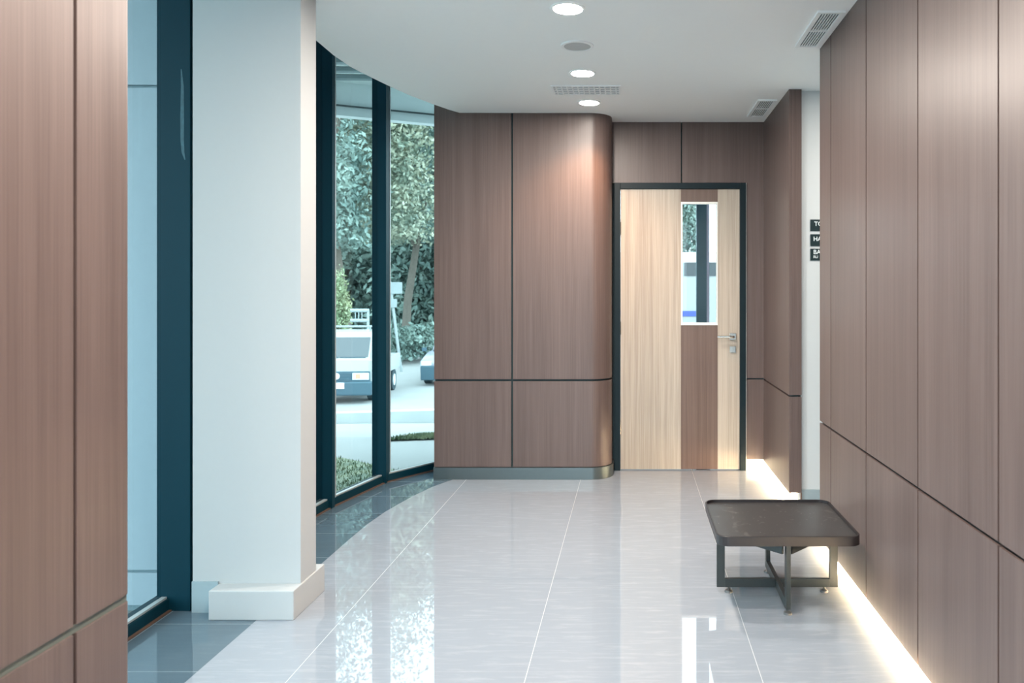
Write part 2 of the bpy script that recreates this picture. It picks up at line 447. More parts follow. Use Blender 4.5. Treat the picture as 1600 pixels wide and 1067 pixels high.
# rear facade behind the viewer: the daylight that reaches the fronts of things
for i in range(3):
    x0, x1 = -2.0 + i * 1.0, -1.0 + i * 1.0
    w = tag(empty('window_%d' % (8 + i)), kind='structure')
    obj('pane', BX(x0 + 0.06, x1, -2.53, -2.522, 0.05, CEIL), M['clear'], w)
    obj('sill_rail', BX(x0 + 0.06, x1, -2.56, -2.50, 0.0, 0.05), M['mullion'], w)
    obj('mullion', BX(x0, x0 + 0.06, -2.57, -2.50, 0.0, CEIL), M['mullion'], w)

# facade of the room beyond the door
w = tag(empty('window_11'), kind='structure')
obj('pane', BX(-0.45, 1.79, 7.96, 7.97, 0.05, TOP), M['clear'], w)
obj('mullion', BX(0.660, 0.765, 7.90, 7.955, 0.0, TOP), plain('slate_blue_metal', (0.10, 0.17, 0.20), 0.45), w)
obj('cover_strip', BX(0.7655, 0.792, 7.90, 7.955, 0.0, TOP), plain('mauve_grey_trim', (0.75, 0.62, 0.72), 0.5), w)
obj('sill_rail', BX(-0.45, 1.79, 7.975, 8.02, 0.0, 0.05), M['mullion'], w)

# ------------------------------------------------------------------ door
door = tag(empty('door_1', (0.37, DY, 0)), kind='structure')
def dobj(name, bm, mat, parent=door, label=None):
    bmesh.ops.translate(bm, verts=bm.verts, vec=(-0.37, -DY, 0))
    o = obj(name, bm, mat, door if parent is door else parent)
    if label: o['label'] = label
    return o
bm = bmesh.new()
box(bm, DX0, DX0 + 0.046, DY - 0.022, DY + 0.10, 0, DZ, 0, 0.002); box(bm, DX1 - 0.046, DX1, DY - 0.022, DY + 0.10, 0, DZ, 0, 0.002)
box(bm, DX0 + 0.046, DX1 - 0.046, DY - 0.022, DY + 0.10, DZ - 0.046, DZ, 0, 0.002)
dobj('door_frame', bm, M['frame'])
dobj('frame_seal', BX(DX1 + 0.0003, DX1 + 0.005, DY - 0.012, DY + 0.018, 0, DZ), M['white_trim'])
LY0, LY1 = DY - 0.005, DY + 0.04
A0, A1, A2, A3 = DX0 + 0.048, 0.376, 0.661, DX1 - 0.048
Zt = DZ - 0.049
G0, G1 = 1.142, 2.060                      # vision panel
dobj('door_leaf', BX(A0, A1, LY0, LY1, 0.008, Zt), M['ash'], label='wide pale strip of the door leaf')
dobj('door_leaf', BX(A2, A3, LY0, LY1, 0.008, Zt), M['ash'], label='narrow pale strip of the door leaf by the handle')
dobj('inlay_panel', BX(A1, A2, LY0, LY1, 0.008, G0 - 0.02), M['walnut_door'], label='dark walnut inlay below the glass')
dobj('inlay_panel', BX(A1, A2, LY0, LY1, G1 + 0.016, Zt), M['walnut_door'], label='dark walnut inlay above the glass')
bm = bmesh.new()
box(bm, A1, A2, LY0 - 0.006, LY1, G0 - 0.02, G0); box(bm, A1, A2, LY0 - 0.006, LY1, G1, G1 + 0.016)
box(bm, A1, A1 + 0.012, LY0 - 0.006, LY1, G0, G1); box(bm, A2 - 0.008, A2, LY0 - 0.006, LY1, G0, G1)
dobj('glazing_frame', bm, M['white_trim'])
dobj('vision_glass', BX(A1 + 0.012, A2 - 0.008, DY + 0.012, DY + 0.018, G0, G1), M['clear'])
for z in (1.87, 1.10, 0.33):
    bm = bmesh.new(); cyl(bm, (A0 - 0.004, LY0 - 0.008, z), 0.008, 0.008, 0.10, 12)
    dobj('hinge', bm, M['chrome'])
HX, HZ = 0.777, 1.035
bm = bmesh.new(); box(bm, HX - 0.026, HX + 0.026, LY0 - 0.010, LY0, HZ - 0.026, HZ + 0.026, 0, 0.003)
rose = dobj('handle_rose', bm, M['chrome'])
bm = bmesh.new()
tube(bm, [(HX, LY0 - 0.008, HZ), (HX, LY0 - 0.045, HZ), (HX - 0.012, LY0 - 0.056, HZ), (HX - 0.03, LY0 - 0.058, HZ), (HX - 0.125, LY0 - 0.056, HZ)], [0.010, 0.010, 0.0105, 0.010, 0.0085], 12)
o = dobj('lever', bm, M['chrome'], rose)
bm = bmesh.new(); box(bm, HX - 0.024, HX + 0.024, LY0 - 0.010, LY0, HZ - 0.125, HZ - 0.075, 0, 0.003)
cyl(bm, (HX, LY0 - 0.014, HZ - 0.094), 0.009, 0.009, 0.008, 16, 'Y')
dobj('lock_plate', bm, M['chrome'])

# ------------------------------------------------------------------ signs on the passage wall
def text_mesh(name, s, size, loc, mat, parent):
    c = bpy.data.curves.new(name, 'FONT'); c.body = s; c.size = size; c.extrude = 0.0008; c.offset = size * 0.012
    c.align_x = 'LEFT'; c.align_y = 'BOTTOM'
    t = bpy.data.objects.new(name + '_tmp', c); COL.objects.link(t)
    bpy.context.view_layer.update()
    me = bpy.data.meshes.new_from_object(t.evaluated_get(bpy.context.evaluated_depsgraph_get()))
    bpy.data.objects.remove(t); me.materials.clear(); me.materials.append(mat)
    o = bpy.data.objects.new(name, me); COL.objects.link(o); o.parent = parent
    o.location = loc; o.rotation_euler = (math.pi / 2, 0, 0)
    return o
SY = 5.031
for (y0, y1, s, s2, lab, tx) in ((343, 361, 'TO', None, 'black wall sign with white letters TO, topmost of three', 1272),
                             (366, 384.5, 'HA', None, 'black wall sign with white letters HA, middle of three', 1270.5),
                             (388.5, 407, 'BA', 'RU', 'black wall sign with white letters BA, lowest of three', 1270.5)):
    k = 5.03 / F
    z0, z1 = EYE - (y1 - VY) * k, EYE - (y0 - VY) * k
    x0 = (1266 - VX) * k
    t = tag(empty('wall_sign', (x0 + 0.06, SY, z0)), lab, 'sign', 'black signs on the white passage wall')
    obj('sign_plate', BX(-0.06, 0.06, -0.004, 0.0, 0, z1 - z0, 0.0008), M['sign'], t)
    lx = (tx - VX) * k - (x0 + 0.06)
    text_mesh('lettering', s, 0.040, (lx, -0.0048, (0.034 if s2 else 0.026)), M['letter'], t)
    if s2: text_mesh('small_lettering', s2, 0.024, (lx, -0.0048, 0.011), M['letter'], t)

# ------------------------------------------------------------------ low table
T = tag(empty('low_table', (0.664, 3.525, 0)), 'low square dark table with raised rim on crossed steel frames', 'table')
def rrect(hx, hy, r, n=6):
    out = []
    for cx, cy_, a0 in ((hx - r, -hy + r, -90), (hx - r, hy - r, 0), (-hx + r, hy - r, 90), (-hx + r, -hy + r, 180)):
        for k in range(n + 1):
            a = math.radians(a0 + 90 * k / n); out.append((cx + r * math.cos(a), cy_ + r * math.sin(a)))
    return out
TZ0, TZ1 = 0.304, 0.345
bm = bmesh.new(); prism(bm, rrect(0.298, 0.285, 0.046), TZ0 + 0.004, TZ1 - 0.013)
nt = M['table_top'].node_tree; p_ = nt.nodes['Principled BSDF']
g_ = N(nt, 'ShaderNodeNewGeometry'); v_ = N(nt, 'ShaderNodeTexVoronoi'); v_.inputs['Scale'].default_value = 26
nt.links.new(g_.outputs['Position'], v_.inputs['Vector'])
sc_ = N(nt, 'ShaderNodeTexNoise'); sc_.inputs['Scale'].default_value = 14; sc_.inputs['Detail'].default_value = 6; sc_.inputs['Distortion'].default_value = 1.5
nt.links.new(g_.outputs['Position'], sc_.inputs['Vector'])
k_ = math_n(nt, 'MAXIMUM', math_n(nt, 'MULTIPLY', math_n(nt, 'LESS_THAN', v_.outputs['Distance'], 0.06), 0.6), math_n(nt, 'MULTIPLY', math_n(nt, 'GREATER_THAN', sc_.outputs['Fac'], 0.64), 0.10))
mx_ = N(nt, 'ShaderNodeMix', data_type='RGBA'); old = p_.inputs['Base Color'].links[0].from_socket
nt.links.new(k_, mx_.inputs[0]); nt.links.new(old, mx_.inputs[6]); mx_.inputs[7].default_value = (0.45, 0.44, 0.42, 1)
nt.links.new(mx_.outputs[2], p_.inputs['Base Color'])
obj('table_top', bm, M['table_top'], T)
bm = bmesh.new()
lo_o, lo_i = rrect(0.306, 0.292, 0.052, 8), rrect(0.2985, 0.2855, 0.0455, 8)
n = len(lo_o)
ro = [[bm.verts.new((x, y, z)) for x, y in ring] for ring, z in ((lo_o, TZ0), (lo_o, TZ1 - 0.002), ([(x * .995, y * .995) for x, y in lo_o], TZ1), (lo_i, TZ1), (lo_i, TZ0))]
for a, b in zip(ro, ro[1:] + ro[:1]):
    for i in range(n):
        bm.faces.new((a[i], a[(i + 1) % n], b[(i + 1) % n], b[i]))
bmesh.ops.recalc_face_normals(bm, faces=bm.faces)
o = obj('rim', bm, M['table_rim'], T)
bw, bt, hw = 0.037, 0.018, 0.277          # flat bar width, thickness, half span
bm = bmesh.new()
for s in (-1, 1): box(bm, min(s * hw, s * (hw - bw)), max(s * hw, s * (hw - bw)), -bt / 2, bt / 2, 0.024, TZ0 - 0.0005, 0, 0.0012)
box(bm, -hw + bw, hw - bw, -bt / 2, bt / 2, 0.024, 0.062, 0, 0.0012)
obj('crossing_frame', bm, M['steel'], T)
hf = 0.262
bm = bmesh.new()
for s in (-1, 1): box(bm, -0.010, 0.010, min(s * hf, s * (hf - bw)), max(s * hf, s * (hf - bw)), 0.024, TZ0 - 0.0005, 0, 0.0012)
for s in (-1, 1):
    y0, y1 = sorted((s * 0.0095, s * (hf - bw))); box(bm, -0.010, 0.010, y0, y1, 0.024, 0.062, 0, 0.0012)
obj('crossing_frame', bm, M['steel'], T)
cs = [(0, -hf + 0.02), (hw - 0.05, 0), (0, hf - 0.02), (-hw + 0.05, 0)]
for p, q in zip(cs, cs[1:] + cs[:1]):
    bm = bmesh.new(); P, Q = Vector(p), Vector(q); d = (Q - P).normalized() * 0.025
    bar_between(bm, P + d, Q - d, 0.012, 0.249, TZ0 - 0.0005)
    obj('apron', bm, M['steel'], T)
for x, y in ((-0.222, 0), (0.216, 0), (0, -hf + 0.018), (0, hf - 0.018)):
    bm = bmesh.new(); cyl(bm, (x, y, 0.004), 0.019, 0.017, 0.008, 24); cyl(bm, (x, y, 0.011), 0.015, 0.006, 0.006, 20); cyl(bm, (x, y, 0.019), 0.005, 0.005, 0.010, 12)
    obj('adjustable_foot', bm, M['foot'], T)

# ------------------------------------------------------------------ things on the ceiling
def disc_ring(bm, r0, r1, z0, z1, n=40):
    a = [[bm.verts.new((r * math.cos(2 * math.pi * k / n), r * math.sin(2 * math.pi * k / n), z)) for k in range(n)] for r, z in ((r1, z1), (r1, z0 + 0.001), (r1 - 0.002, z0), (r0, z0), (r0, z1))]
    for p, q in zip(a, a[1:] + a[:1]):
        for i in range(n): bm.faces.new((p[i], p[(i + 1) % n], q[(i + 1) % n], q[i]))
    bmesh.ops.recalc_face_normals(bm, faces=bm.faces)
def downlight(y, label, warm=False, x=-0.3, power=DOWN_W):
    t = tag(empty('downlight', (x, y, CEIL)), label, 'ceiling light', 'round recessed downlights in one row')
    bm = bmesh.new(); disc_ring(bm, 0.068, 0.082, -0.005, -0.0003); obj('trim_ring', bm, M['ceiling'], t)
    bm = bmesh.new(); cyl(bm, (0, 0, -0.003), 0.068, 0.068, 0.005, 40); obj('diffuser', bm, M['lamp'], t)
    if warm:
        L = bpy.data.lights.new('downlight_lamp', 'SPOT'); L.energy = power * 4
        L.spot_size = math.radians(125); L.spot_blend = 0.9; L.shadow_soft_size = 0.05
    else:
        L = bpy.data.lights.new('downlight_lamp', 'AREA'); L.energy = power; L.shape = 'DISK'; L.size = 0.13
    L.color = (1.0, 0.90, 0.80) if not warm else (1.0, 0.45, 0.16)
    lo = bpy.data.objects.new('downlight_lamp', L); COL.objects.link(lo); lo.parent = t; lo.location = (0, 0, -0.06 if warm else -0.007)
    return t
downlight(3.573, 'bright round downlight, nearest the viewer')
downlight(4.622, 'bright round downlight between the speaker grille and the air diffuser')
t = downlight(5.336, 'warm round downlight close in front of the rounded wood wall', warm=True, power=7.0)
for y in (2.45, 1.35, 0.25, -0.85, -1.9):  # unseen lamps continuing the row, added as fill light for the room
    downlight(y, 'added fill downlight overhead, outside the picture')
tag(downlight(4.35, 'added unseen downlight in the side passage', x=1.85, power=9), group='added side passage lights')  # unseen lamp added to brighten the white passage wall

t = tag(empty('ceiling_speaker', (-0.294, 4.109, CEIL)), 'flat round grey speaker grille between two downlights', 'speaker')
bm = bmesh.new(); disc_ring(bm, 0.072, 0.088, -0.008, -0.0003); obj('trim_ring', bm, M['vent'], t)
bm = bmesh.new(); cyl(bm, (0, 0, -0.003), 0.072, 0.072, 0.005, 40)
obj('speaker_mesh', bm, plain('grey_speaker_mesh', (0.48, 0.52, 0.53), 0.6, noise=0.3, scale=400), t)

def grille(name, x0, x1, y0, y1, label, rows, cols, group=None, cat='air vent'):
    cx, cyy = (x0 + x1) / 2, (y0 + y1) / 2; hx, hy = (x1 - x0) / 2, (y1 - y0) / 2
    t = tag(empty(name, (cx, cyy, CEIL)), label, cat, group)
    bm = bmesh.new(); b = 0.020
    box(bm, -hx, hx, -hy, -hy + b, -0.010, -0.0003); box(bm, -hx, hx, hy - b, hy, -0.010, -0.0003)
    box(bm, -hx, -hx + b, -hy + b, hy - b, -0.010, -0.0003); box(bm, hx - b, hx, -hy + b, hy - b, -0.010, -0.0003)
    obj('vent_frame', bm, M['vent'], t)
    obj('duct_backing', BX(-hx + b, hx - b, -hy + b, hy - b, -0.002, -0.0004), M['vent_dark'], t)
    bm = bmesh.new()
    W = 2 * (hx - b); H = 2 * (hy - b)
    for i in range(cols + 1):
        x = -hx + b + W * i / cols
        box(bm, x - W / cols * 0.21, x + W / cols * 0.21, -hy + b, hy - b, -0.008, -0.003)
    for j in range(1, rows):
        y = -hy + b + H * j / rows; box(bm, -hx + b, hx - b, y - 0.008, y + 0.008, -0.009, -0.003)
    obj('slats', bm, M['vent'], t)
    return t
grille('ceiling_vent', 0.870, 1.000, 3.60, 4.12, 'slatted ceiling vent beside the near end of the right wood wall', 2, 7, 'slatted ceiling vents')
grille('ceiling_vent', 0.860, 0.992, 5.25, 5.74, 'slatted ceiling vent above the partition near the door', 2, 7, 'slatted ceiling vents')
# linear air diffuser between the downlights
t = tag(empty('air_diffuser', (-0.298, 5.0, CEIL)), 'rectangular pale air diffuser across the downlight row', 'air vent')
bm = bmesh.new(); hx, hy, b = 0.222, 0.108, 0.012
box(bm, -hx, hx, -hy, -hy + b, -0.008, -0.0003); box(bm, -hx, hx, hy - b, hy, -0.008, -0.0003)
box(bm, -hx, -hx + b, -hy + b, hy - b, -0.008, -0.0003); box(bm, hx - b, hx, -hy + b, hy - b, -0.008, -0.0003)
obj('vent_frame', bm, M['vent'], t)
bm = bmesh.new()
for i in range(12):
    x = -hx + 0.03 + i * (2 * hx - 0.06) / 11; box(bm, x - 0.004, x + 0.004, -hy + b, hy - b, -0.007, -0.002)
for j in (-0.05, 0, 0.05): box(bm, -hx + b, hx - b, j - 0.005, j + 0.005, -0.0075, -0.003)
obj('slats', bm, M['vent'], t)
obj('duct_backing', BX(-hx + b, hx - b, -hy + b, hy - b, -0.0018, -0.0004), plain('grey_plenum', (0.55, 0.60, 0.63), 0.7), t)

# warm strips hidden at the foot of the wood walls
def strip(name, x0, x1, y0, y1, z0, z1, label):
    cx, cyy = (x0 + x1) / 2, (y0 + y1) / 2
    t = tag(empty(name, (cx, cyy, 0)), label, 'strip light', 'warm light strips under the wood walls')
    obj('lit_strip', BX(x0 - cx, x1 - cx, y0 - cyy, y1 - cyy, z0, z1), M['strip'], t)
strip('light_strip', 1.045, 1.070, -2.4, 4.12, 0.047, 0.057, 'warm glowing strip along the foot of the right wood wall')
strip('light_strip', 1.044, 1.060, 5.0, 5.93, 0.062, 0.072, 'warm glowing strip under the partition beside the door')

# ------------------------------------------------------------------ outside
def gz(y): return -0.10 if y < 8 else (-0.10 - 1.37 * min(1, (y - 8) / 10.5))
bm = bmesh.new()
xs = [-90, -45, -25, -14, -9, -6, -4, -2.1, 0, 3.2, 8, 20, 50]; yy = [-60, -20, -3, 2, 5, 8, 10, 12, 14, 16, 18.5, 22, 30, 45, 90]
gv = [[bm.verts.new((x, y, gz(y) - 0.03)) for x in xs] for y in yy]
for j in range(len(yy) - 1):
    for i in range(len(xs) - 1): bm.faces.new((gv[j][i], gv[j][i + 1], gv[j + 1][i + 1], gv[j + 1][i]))
tag(obj('ground_pavement', bm, plain('pale_concrete_pavement', (0.27, 0.265, 0.255), 0.85, noise=0.12, scale=1.2)), kind='structure')

GR = leaf_mat('grass_blades', (0.07, 0.11, 0.05), (0.20, 0.22, 0.12), 6)
def grass(name, poly, label, seed, n=9000, zf=gz):
    rnd = np.random.RandomState(seed)
    P = np.array(poly); lo, hi = P.min(0), P.max(0)
    verts, faces = [], []
    def inside(x, y):
        c = False; m = len(poly); j = m - 1
        for i in range(m):
            if (poly[i][1] > y) != (poly[j][1] > y) and x < (poly[j][0] - poly[i][0]) * (y - poly[i][1]) / (poly[j][1] - poly[i][1]) + poly[i][0]: c = not c
            j = i
        return c
    k = 0
    while k < n:
        x, y = rnd.uniform(lo[0], hi[0]), rnd.uniform(lo[1], hi[1])
        if not inside(x, y): continue
        z = zf(y) - 0.02; a = rnd.uniform(0, math.pi); h = rnd.uniform(0.015, 0.045); w = 0.006
        dx, dy = w * math.cos(a), w * math.sin(a); tx, ty = rnd.normal(0, 0.012), rnd.normal(0, 0.012)
        b = len(verts); verts += [(x - dx, y - dy, z), (x + dx, y + dy, z), (x + tx, y + ty, z + h)]; faces.append((b, b + 1, b + 2)); k += 1
    # soil under the blades
    b = len(verts)
    for x, y in poly: verts.append((x, y, zf(y) - 0.008))
    faces.append(tuple(range(b, b + len(poly))))
    me = bpy.data.meshes.new(name); me.from_pydata(verts, [], faces); me.materials.append(GR)
    o = bpy.data.objects.new(name, me); COL.objects.link(o)
    return tag(o, label, 'grass', kind='stuff')
grass('grass_patch', [(-4.6, 5.0), (-2.25, 5.05), (-1.95, 6.4), (-2.6, 6.9), (-4.8, 7.2)], 'short dry grass patch right outside the left window pane', 1, 14000)
grass('grass_strip', [(-2.55, 7.75), (-1.2, 8.0), (-1.2, 8.5), (-2.2, 8.25)], 'thin strip of grass on the pavement outside', 2, 5000)
KB = plain('concrete_kerb', (0.48, 0.50, 0.49), 0.8, noise=0.1, scale=5)
bm = bmesh.new(); bar_between(bm, (-9.5, 10.6), (-2.0, 12.2), 0.18, gz(11.4) - 0.1, gz(11.4) + 0.10)
tag(obj('kerb', bm, KB), 'pale concrete kerb between pavement and driveway', 'kerb')

# roof canopy outside the curved glazing
can = tag(empty('roof_canopy'), kind='structure')
CN = plain('pale_canopy_paint', (0.86, 0.92, 0.92), 0.7)
bm = bmesh.new(); bar_between(bm, (-7.0, 5.65), (-0.62, 8.66), 0.12, 3.115, 3.62); obj('fascia', bm, CN, can)
bm = bmesh.new(); bar_between(bm, (-7.0, 5.56), (-0.64, 8.56), 0.03, 3.20, 3.212); obj('drip_edge', bm, M['kick'], can)
bm = bmesh.new(); prism(bm, [(-7.0, 5.7), (-7.0, 4.9), (-2.32, 4.9), (-2.3, 5.2), (-1.7, 6.21), (-0.62, 6.21), (-0.62, 8.7)], 3.44, 3.60); obj('soffit', bm, CN, can)
bm = bmesh.new()
for k in range(9):
    y = 5.2 + 0.27 * k
    x0 = -7.0 if y < 5.6 else (-7.0 + (y - 5.6) / 3.01 * 6.38); bar_between(bm, (x0 + 0.2, y - 0.08), (-2.35 + max(0, y - 5.2) * 0.5, y), 0.07, 3.40, 3.437)
obj('soffit_slats', bm, plain('grey_slats', (0.25, 0.32, 0.34), 0.6), can)
bm = bmesh.new(); prism(bm, [(-4.6, -3.0), (-2.32, -3.0), (-2.32, 4.89), (-4.6, 4.89)], 3.44, 3.60); obj('soffit', bm, CN, can)  # unseen overhang along the left facade, added to cut skylight through the windows
# pale clad pier outside the near window
pr = tag(empty('outside_pier'), kind='structure')
PC = plain('pale_blue_cladding', (0.36, 0.42, 0.47), 0.45)
for z0, z1 in ((-0.10, 0.052), (0.066, 2.338), (2.352, TOP)):
    obj('cladding_panel', BX(-3.6, -2.115, 3.62, 3.75, z0, z1), PC, pr)
obj('wall_core', BX(-3.59, -2.12, 3.63, 3.75, -0.13, TOP), plain('joint_grey', (0.18, 0.25, 0.28), 0.6), pr)

BARK = plain('grey_bark', (0.13, 0.11, 0.09), 0.9, noise=0.35, scale=12)
LV = [leaf_mat('olive_leaves', (0.13, 0.17, 0.125), (0.37, 0.375, 0.27)), leaf_mat('blue_green_leaves', (0.11, 0.17, 0.15), (0.25, 0.33, 0.28)), leaf_mat('pale_leaves', (0.16, 0.24, 0.13), (0.42, 0.44, 0.26))]
def tree(name, x, y, h, spread, crown0, nleaf, seed, mat, label, leaf=0.11, cat='tree', sparse_top=0.70, group='trees across the street'):
    rnd = random.Random(seed); g = gz(y)
    t = tag(empty(name, (x, y, g - 0.05)), label, cat, group)
    bm = bmesh.new(); tips = []
    def grow(p, d, L, r, lev):
        pts, rad = [p], [r]; q = p
        for k in range(3):
            d = (d + Vector((rnd.gauss(0, .16), rnd.gauss(0, .16), rnd.gauss(0.05, .10)))).normalized()
            q = q + d * L / 3; pts.append(q); rad.append(r * (1 - 0.16 * (k + 1)))
        tube(bm, pts, rad, 6 if lev < 2 else 4)
        if lev >= 2: tips.extend(pts[1:])
        if lev < 4:
            for k in range(3 if lev < 3 else 2):
                a = rnd.uniform(0, 2 * math.pi); el = rnd.uniform(0.25, 0.9)
                nd = (d * el + Vector((math.cos(a), math.sin(a), 0.25)) * (1 - el * .4)).normalized()
                grow(pts[rnd.choice((2, 3))], nd, L * rnd.uniform(.62, .8), rad[-1] * .68, lev + 1)
    L0 = max(crown0 * 0.9, 0.4)
    grow(Vector((0, 0, 0)), Vector((rnd.uniform(-.05, .05), 0, 1)), L0, 0.012 * h + 0.03, 0)
    # fit the skeleton to the wanted height and spread
    zs = max(v.co.z for v in bm.verts); xr = max(max(abs(v.co.x), abs(v.co.y)) for v in bm.verts)
    sx, sz = spread / xr, h / zs
    def fit(p):
        f = max(0, min(1, p.z / max(L0, .01))); s = 1 + (sx - 1) * f
        return Vector((p.x * s, p.y * s, p.z * sz))
    for v in bm.verts: v.co = fit(v.co)
    tips = [fit(p) for p in tips]
    obj('branches', bm, BARK, t)
    nr = np.random.RandomState(seed); T_ = np.array([tuple(p) for p in tips])
    idx = nr.randint(0, len(T_), nleaf)
    c = T_[idx] + nr.normal(0, 1, (nleaf, 3)) * np.array([spread * .12, spread * .12, h * .05])
    # low drooping leaves fill the crown down to its foot
    low = nr.rand(nleaf) < 0.45
    c[low, 2] = crown0 * sz * .6 + (c[low, 2] - crown0 * sz * .6) * nr.rand(low.sum())
    if sparse_top:
        keep = (c[:, 2] < h * sparse_top) | (nr.rand(nleaf) < 0.16)
        c = c[keep]
    c = c[c[:, 2] > 0.15]; m = len(c)
    a = nr.normal(0, 1, (m, 3)); a /= np.linalg.norm(a, axis=1)[:, None]
    b = np.cross(a, nr.normal(0, 1, (m, 3))); b /= np.linalg.norm(b, axis=1)[:, None]
    s = leaf * nr.uniform(.6, 1.3, (m, 1))
    V = np.stack([c - a * s, c - b * s * .45, c + a * s, c + b * s * .45], 1).reshape(-1, 3)
    me = bpy.data.meshes.new('foliage'); me.from_pydata(V.tolist(), [], [(4 * i, 4 * i + 1, 4 * i + 2, 4 * i + 3) for i in range(m)])
    me.materials.append(mat); o = bpy.data.objects.new('foliage', me); COL.objects.link(o); o.parent = t
    return t
TREES = [(-9.8, 27.0, 14.5, 3.0, 2.6, 30000, 1, 'tall olive green tree behind the white pickup truck'),
         (-9.9, 30.5, 16.0, 3.2, 2.8, 30000, 0, 'leafy tree with yellowish leaves behind the middle mullion'),
         (-10.4, 35.0, 17.0, 3.6, 3.0, 30000, 1, 'dense blue green tree behind the street signs'),
         (-16.6, 44.0, 16.0, 5.5, 0.8, 24000, 1, 'tall tree in the back row seen through the left pane'),
         (-12.0, 46.0, 17.0, 5.5, 0.8, 24000, 1, 'tall tree in the back row left of the parked car')]
for i, (x, y, h, sp, c0, nl, mi, lab) in enumerate(TREES):
    tree('street_tree', x, y, h, sp, c0, nl, 11 + i * 7, LV[mi], lab, leaf=0.11 if y < 40 else 0.24, sparse_top=0.56 if y < 30 else (0.72 if y < 34 else 0.8))
tree('clipped_bush', -9.42, 24.6, 3.5, 0.42, 0.3, 3600, 5, LV[2], 'pale upright bush at the left edge of the left pane', 0.07, 'bush', False, None)
tree('roadside_bush', -8.9, 33.0, 1.6, 2.2, 0.2, 5000, 6, LV[1], 'low bush by the roadside behind the sign pole', 0.10, 'bush', False, None)
tree('courtyard_tree', 3.45, 45.0, 10.5, 0.9, 3.4, 9000, 9, LV[1], 'narrow green tree seen through the glass in the door', 0.14, 'tree', False, None)

for i, (x, lab) in enumerate(((-11.4, 'dark green hedge shrub directly behind the two white street signs'), (-14.7, 'dark green hedge shrub behind the left window pane'), (-9.0, 'dark green hedge shrub behind the sign pole'), (-13.0, 'dark green hedge shrub behind the middle mullion'), (-16.4, 'dark green hedge shrub behind the ladder rack of the truck'))):
    tree('hedge_shrub', x, 39.0 + 2.5 * (i % 2), 7.0, 3.0, 0.2, 16000, 50 + i, LV[1], lab, 0.20, 'shrub', False, 'hedge shrubs across the street')

# street signs on a leaning pole
PW = plain('pale_painted_metal', (0.30, 0.34, 0.34), 0.5)
ps = tag(empty('street_sign', (-8.42, 28.0, gz(28) - 0.03), 0), 'leaning pole with two small white street signs', 'street sign')
bm = bmesh.new(); tube(bm, [(0, 0, 0), (-0.21, 0, 1.6), (-0.42, 0, 3.3)], 0.05, 8); obj('pole', bm, PW, ps)
bm = bmesh.new(); box(bm, -0.52, 0.05, -0.09, -0.06, 2.85, 3.27, 0, 0.01); obj('sign_plate', bm, PW, ps)
bm = bmesh.new(); box(bm, -0.56, -0.14, -0.09, -0.06, 2.35, 2.66, 0, 0.01); obj('sign_plate', bm, PW, ps)

# white pickup truck facing the building
VW = plain('white_vehicle_paint', (0.42, 0.44, 0.43), 0.3, noise=0.02)
VD = plain('dark_blue_plastic', (0.05, 0.10, 0.13), 0.55)
VG = plain('sky_reflecting_windscreen', (0.09, 0.10, 0.105), 0.25)
VT = plain('tyre_rubber', (0.03, 0.05, 0.06), 0.8)
VL = plain('headlamp_lens', (0.75, 0.80, 0.82), 0.15)
VO = plain('indicator_lens', (0.75, 0.35, 0.22), 0.2)
tk = tag(empty('pickup_truck', (-7.66, 19.9, gz(19.9) - 0.03), math.radians(5)), 'white pickup truck with dark bumper, facing the building', 'truck')
W2 = 0.86
def tob(name, bm, m, p=tk): return obj(name, bm, m, p)
bm = bmesh.new()
prof = [(0.02, 0.42), (0.0, 0.60), (0.03, 1.13), (0.10, 1.17), (0.42, 1.74), (0.56, 1.84), (1.55, 1.86), (1.68, 1.78), (1.70, 0.42)]
sect(bm, prof, -W2, W2); bmesh.ops.bevel(bm, geom=[e for e in bm.edges if abs(e.verts[0].co.x - e.verts[1].co.x) < 1e-4], offset=0.05, segments=3, affect='EDGES')
tob('cab', bm, VW)
bm = bmesh.new()
sect(bm, [(0.125, 1.20), (0.395, 1.70), (0.42, 1.70), (0.15, 1.20)], -0.76, 0.76); bmesh.ops.translate(bm, verts=bm.verts, vec=(0, -0.022, 0.006)); tob('windscreen', bm, VG)
bm = bmesh.new(); box(bm, -0.70, 0.02, 0.095, 0.105, 1.185, 1.20); box(bm, 0.05, 0.70, 0.095, 0.105, 1.185, 1.205); tob('wipers', bm, VD)
for s in (-1, 1):
    bm = bmesh.new(); x = s * (W2 + 0.004); x0, x1 = sorted((x, x + s * 0.012))
    sect(bm, [(0.42, 1.18), (0.62, 1.68), (1.42, 1.70), (1.42, 1.18)], x0, x1); tob('side_window', bm, VG)
    bm = bmesh.new(); x0, x1 = sorted((s * (W2 + 0.07), s * (W2 + 0.20))); box(bm, x0, x1, 0.12, 0.17, 1.22, 1.50, 0, 0.01)
    x0, x1 = sorted((s * W2, s * (W2 + 0.1))); box(bm, x0, x1, 0.14, 0.16, 1.34, 1.36); tob('wing_mirror', bm, VD)
    hl = bmesh.new(); x0, x1 = sorted((s * 0.40, s * 0.82)); box(hl, x0, x1, -0.03, 0.02, 0.62, 0.80, 0, 0.015); h = tob('headlamp', hl, VL)
    b2 = bmesh.new(); x0, x1 = sorted((s * 0.48, s * 0.60)); box(b2, x0, x1, -0.038, -0.028, 0.65, 0.77, 0, 0.003); obj('indicator', b2, VO, h)
bm = bmesh.new(); box(bm, -0.84, 0.84, -0.02, 0.02, 0.585, 0.84, 0, 0.01)
for z in (0.65, 0.71, 0.77): box(bm, -0.38, 0.38, -0.03, -0.018, z, z + 0.02)
gr = tob('grille', bm, VD)
bm = bmesh.new(); cyl(bm, (0, -0.036, 0.72), 0.085, 0.085, 0.012, 24, 'Y'); obj('badge', bm, VL, gr)
